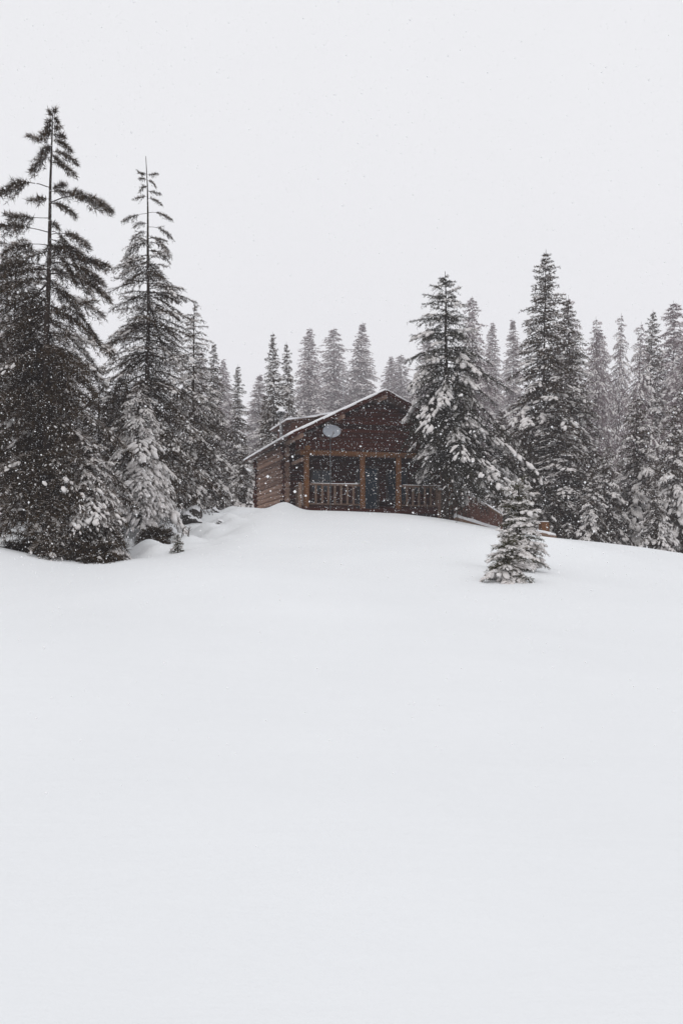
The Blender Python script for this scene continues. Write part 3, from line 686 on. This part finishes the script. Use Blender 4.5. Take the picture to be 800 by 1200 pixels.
# ------------------------------------------------------------------ satellite dish on its pole in front of the porch
Yd = 44.6; xd = X(387, Yd); zd = Z(506, Yd)
dish = empty('satellite_dish', (xd, Yd, hz(xd, Yd)), .25); tag(dish, 'grey oval satellite dish on a thin pole before the left porch bay', 'satellite dish')
g0 = hz(xd, Yd)
m = MB(); m.tube((0, 0, -.5), (0, 0, zd - g0 - .1), .022, .02, 10); m.build('pole', M['dark_steel'], dish)
vv, ff = [], []; NR, NA = 8, 28
for side_ in (0, 1):
    for i in range(NR + 1):
        for k_ in range(NA):
            r = i / NR; a = 2 * math.pi * k_ / NA
            px_, pz_ = .41 * r * math.cos(a), .28 * r * math.sin(a)
            vv.append((px_, -.16 + .11 * r * r * -1 + (.02 if side_ else 0), pz_ + zd - g0))
for side_ in (0, 1):
    o1 = side_ * (NR + 1) * NA
    for i in range(NR):
        for k_ in range(NA):
            q = [o1 + i * NA + k_, o1 + i * NA + (k_ + 1) % NA, o1 + (i + 1) * NA + (k_ + 1) % NA, o1 + (i + 1) * NA + k_]
            ff.append(q if side_ else q[::-1])
for k_ in range(NA):
    a, b2 = NR * NA + k_, NR * NA + (k_ + 1) % NA; ff.append([a, b2, b2 + (NR + 1) * NA, a + (NR + 1) * NA])
link('reflector', np_mesh('reflector', vv, ff, True), M['dish'], dish)
m = MB(); m.tube((0, -.1, zd - g0 - .27), (0, -.62, zd - g0 - .12), .014, .012, 8); m.tube((0, -.62, zd - g0 - .16), (0, -.55, zd - g0 - .06), .035, .03, 10); m.build('feed_arm', M['steel'], dish)
m = MB(); m.box((0, -.07, zd - g0 - .08), (.12, .14, .16), bevel=.01); m.build('bracket', M['steel'], dish)

# ------------------------------------------------------------------ low plank wall, logs and posts to the right of the cabin
# newel with snow cap beside the spruce
Yn = 44.4; xn = X(517, Yn); zn = hz(xn, Yn)
nwp = empty('gate_post', (xn, Yn, zn), .2); tag(nwp, 'stout weathered post with a snow cap left of the broad spruce trunk', 'post')
m = MB(); m.box((0, 0, .45), (.26, .26, 1.6), bevel=.015); m.box((0, 0, 1.27), (.34, .34, .06), bevel=.01); m.build('post', M['rail'], nwp)
m = MB(); m.tube((0, 0, 1.302), (0, 0, 1.40), .19, .12, 12, .01, rnd); m.build('snow', M['rsnow'], nwp)
# plank wall falling to the right
Yw0, Yw1 = 46.5, 49.0
a = Vector((X(531, Yw0), Yw0)); b2 = Vector((X(588, Yw1), Yw1)); dv = (b2 - a); Lw = dv.length
pw = empty('plank_wall', (a.x, a.y, 0), math.atan2(dv.y, dv.x)); tag(pw, 'low red-brown plank wall with sloping snowy top rail right of the cabin', 'wall')
zt0, zt1 = Z(580, Yw0), Z(606, Yw1); zb0, zb1 = Z(625, Yw0), Z(628, Yw1)
m = MB(); npl = 9
for i in range(npl):
    f0, f1 = i / npl, (i + 1) / npl; m.prism([(Lw * f0 + .006, zb0 + (zb1 - zb0) * f0), (Lw * f1 - .006, zb0 + (zb1 - zb0) * f1), (Lw * f1 - .006, zt0 + (zt1 - zt0) * max(0, f1 * 1.6 - .6)), (Lw * f0 + .006, zt0 + (zt1 - zt0) * max(0, f0 * 1.6 - .6))], -.02 + rnd.uniform(-.006, .006), .03)
m.build('planks', M['red_side'], pw)
fs = .4
m = MB(); m.tube((Lw * .30, -.02, zt0 + .05), (Lw * 1.0, -.02, zt1 + .05), .05, .05, 8, .004, rnd); m.build('rail', M['rail'], pw)
m = MB(); m.tube((Lw * .30, -.02, zt0 + .12), (Lw * 1.0, -.02, zt1 + .12), .055, .05, 8, .012, rnd); m.build('snow', M['rsnow'], pw)
# logs lying on the crest
def lying_log(p0, r0, p1, r1, Y0, Y1, rad, name, label, grp):
    A_ = Vector((X(p0, Y0), Y0, Z(r0, Y0))); B_ = Vector((X(p1, Y1), Y1, Z(r1, Y1)))
    o = empty(name, A_); tag(o, label, 'log', grp); dlt = B_ - A_
    m = MB(); m.tube((0, 0, 0), dlt, rad, rad * .85, 12, .012, rnd); m.build('wood', M['rail'], o)
    m = MB(); m.tube((0, 0, rad * 1.05), dlt + Vector((0, 0, rad * .95)), rad * .85, rad * .7, 10, .02, rnd); m.build('snow', M['rsnow'], o)
lying_log(532, 608, 584, 623, 43.8, 44.4, .12, 'fallen_log', 'snow-covered log lying below the low plank wall', 'logs lying on the crest')
lying_log(618, 623, 650, 630, 46, 46.6, .12, 'fallen_log', 'snow-covered log lying right of the young firs at the forest edge', 'logs lying on the crest')
Yq = 47; xq = X(637, Yq)
st = empty('wooden_post', (xq, Yq, hz(xq, Yq)), .4); tag(st, 'short orange-brown timber post beside the log at the forest edge', 'post')
m = MB(); m.box((0, 0, .3), (.42, .3, 1.1), bevel=.02); m.build('timber', M['post'], st)
m = MB(); m.box((0, 0, .875), (.40, .28, .05), bevel=.02); m.build('snow', M['rsnow'], st)

# ------------------------------------------------------------------ brush and rocks on the left bank
def rock(px, row, sc, label, seed, dark='rock'):
    x, y, z = on_ground(px, row); g = np.random.default_rng(seed)
    b = bmesh.new(); bmesh.ops.create_icosphere(b, subdivisions=3, radius=1)
    ph = g.uniform(0, 6, 9)
    for v in b.verts:
        c = v.co; d = 1 + .22 * math.sin(c.x * 3 + ph[0]) * math.sin(c.y * 4 + ph[1]) + .15 * math.sin(c.z * 6 + ph[2] + c.x * 4) + .08 * math.sin(c.y * 11 + ph[3])
        v.co = Vector((c.x * sc[0] * d, c.y * sc[1] * d, c.z * sc[2] * d))
    me = bpy.data.meshes.new('stone'); b.to_mesh(me)
    top = bmesh.new(); top.from_mesh(me)
    kill = [f for f in top.faces if f.normal.z < .35]; bmesh.ops.delete(top, geom=kill, context='FACES')
    for v in top.verts: v.co = Vector((v.co.x * 1.03, v.co.y * 1.03, v.co.z + (.05 if not v.is_boundary else .008)))
    ms = bpy.data.meshes.new('snow'); top.to_mesh(ms); top.free(); b.free()
    r = empty('rock', (x, y, z)); tag(r, label, 'rock', 'dark rocks on the left bank')
    link('stone', me, M[dark], r); o = link('snow', ms, M['rsnow'], r)
rock(224, 609, (.42, .35, .40), 'larger dark rock poking out of the snow right of the small white-topped conifer', 1)
rock(252, 600, (.16, .15, .14), 'small dark rock at the bank end, near the cabin', 2)
rock(258, 612, (.12, .12, .07), 'lowest of the dark rocks, nearly buried in the snow', 3)

def brush(px, row, w_, h_, n_, label, seed, mk='needles', sn=.25, at=None):
    """a tangle of low twiggy evergreen boughs hugging the ground"""
    x, y, z = on_ground(px, row)
    if at: y = at; x = X(px, y); z = hz(x, y)
    return build_tree('shrub', (x, y, z - .08), label, 'dark shrubs on the left bank', nm=mk, cat='shrub',
        seed=seed, H=h_, R=w_, nb=n_, ntw=24, needle=.09, nstep=.011, t0=.0, power=.25, snow=sn, frost=.04, lump=.8, elev_top=30, elev_bot=2, droop=.35, twig_droop=.2, trunk_r=.03, jitter=.25, wneedle=.18)
brush(60, 655, 1.3, .8, 80, 'dark shrub under the tallest left tree', 61, sn=.06, at=27.9)
brush(114, 664, .85, .5, 60, 'dark shrub at the lowest point of the bank, right of the tallest trunk', 62, sn=.12, at=27.0)
brush(24, 646, .8, .32, 50, 'dark shrub at the snow edge near the left border', 63, sn=.1, at=28.4)
brush(183, 634, .7, .8, 70, 'dark shrub at the foot of the small white-topped conifer', 64, sn=.03, at=31.6)
brush(2, 612, 1.0, .5, 40, 'dark shrub at the left border on the upper snow ledge', 65, sn=.2, at=37)

def stems(px, row, n_, h_, label, seed):
    x, y, z = on_ground(px, row); q = random.Random(seed)
    o = empty('dry_shrub', (x, y, z)); tag(o, label, 'shrub', 'dry stems poking out of the snow')
    for i in range(n_):
        m = MB(); a = q.uniform(0, 6.28); l_ = h_ * q.uniform(.6, 1.1); bx_, by_ = q.uniform(-.18, .18), q.uniform(-.1, .1)
        t = Vector((bx_ + math.cos(a) * l_ * .5, by_ + math.sin(a) * l_ * .3, l_)); b0_ = Vector((bx_, by_, -.08))
        m.tube(b0_, t, .012, .005, 5)
        for k_ in range(3):
            f_ = q.uniform(.35, .85); p_ = b0_.lerp(t, f_); m.tube(p_, p_ + Vector((q.uniform(-.16, .16), q.uniform(-.1, .1), q.uniform(.04, .16))), .006, .003, 4)
        m.build('stem', M['bark_far'], o)
stems(216, 628, 6, .30, 'thin brown stems in the snow left of the larger dark rock', 1)
stems(245, 603, 5, .26, 'thin brown stems beside the small dark rock near the cabin', 2)
stems(198, 636, 5, .28, 'thin brown stems between the dark shrub and the tiny sapling', 3)
# ------------------------------------------------------------------ falling snow
g = np.random.default_rng(77)
NFL = 210000
Yf = 27 * g.uniform(0, 1, NFL)**(1 / 2.7) + 1.6
xf = g.uniform(-1, 1, NFL) * (Yf * .42 + 1.2)
zf = EYE + g.uniform(-.52, .66, NFL) * (Yf + 1.5)
ok = zf > hgt(xf, Yf) + .05
Pf = np.stack([xf, Yf, zf], 1)[ok]
rad = np.clip(g.lognormal(math.log(.0044), .42, len(Pf)), .002, .0085)
rad = np.where(Pf[:, 1] < 5, rad * .4, rad)
octv = np.array([[1, 0, 0], [-1, 0, 0], [0, 1, 0], [0, -1, 0], [0, 0, 1], [0, 0, -1.]])
octf = np.array([[0, 2, 4], [2, 1, 4], [1, 3, 4], [3, 0, 4], [2, 0, 5], [1, 2, 5], [3, 1, 5], [0, 3, 5]])
A3 = g.uniform(.6, 1.4, (len(Pf), 6, 1)) * octv[None] * rad[:, None, None]
fv = (Pf[:, None] + A3).reshape(-1, 3); fv_f = (octf[None] + (np.arange(len(Pf)) * 6)[:, None, None]).reshape(-1, 3)
tag(link('falling_snow', np_mesh('falling_snow', fv, fv_f, True), M['flake']), 'white snowflakes falling through the air before the trees', 'snowflakes', kind='stuff')
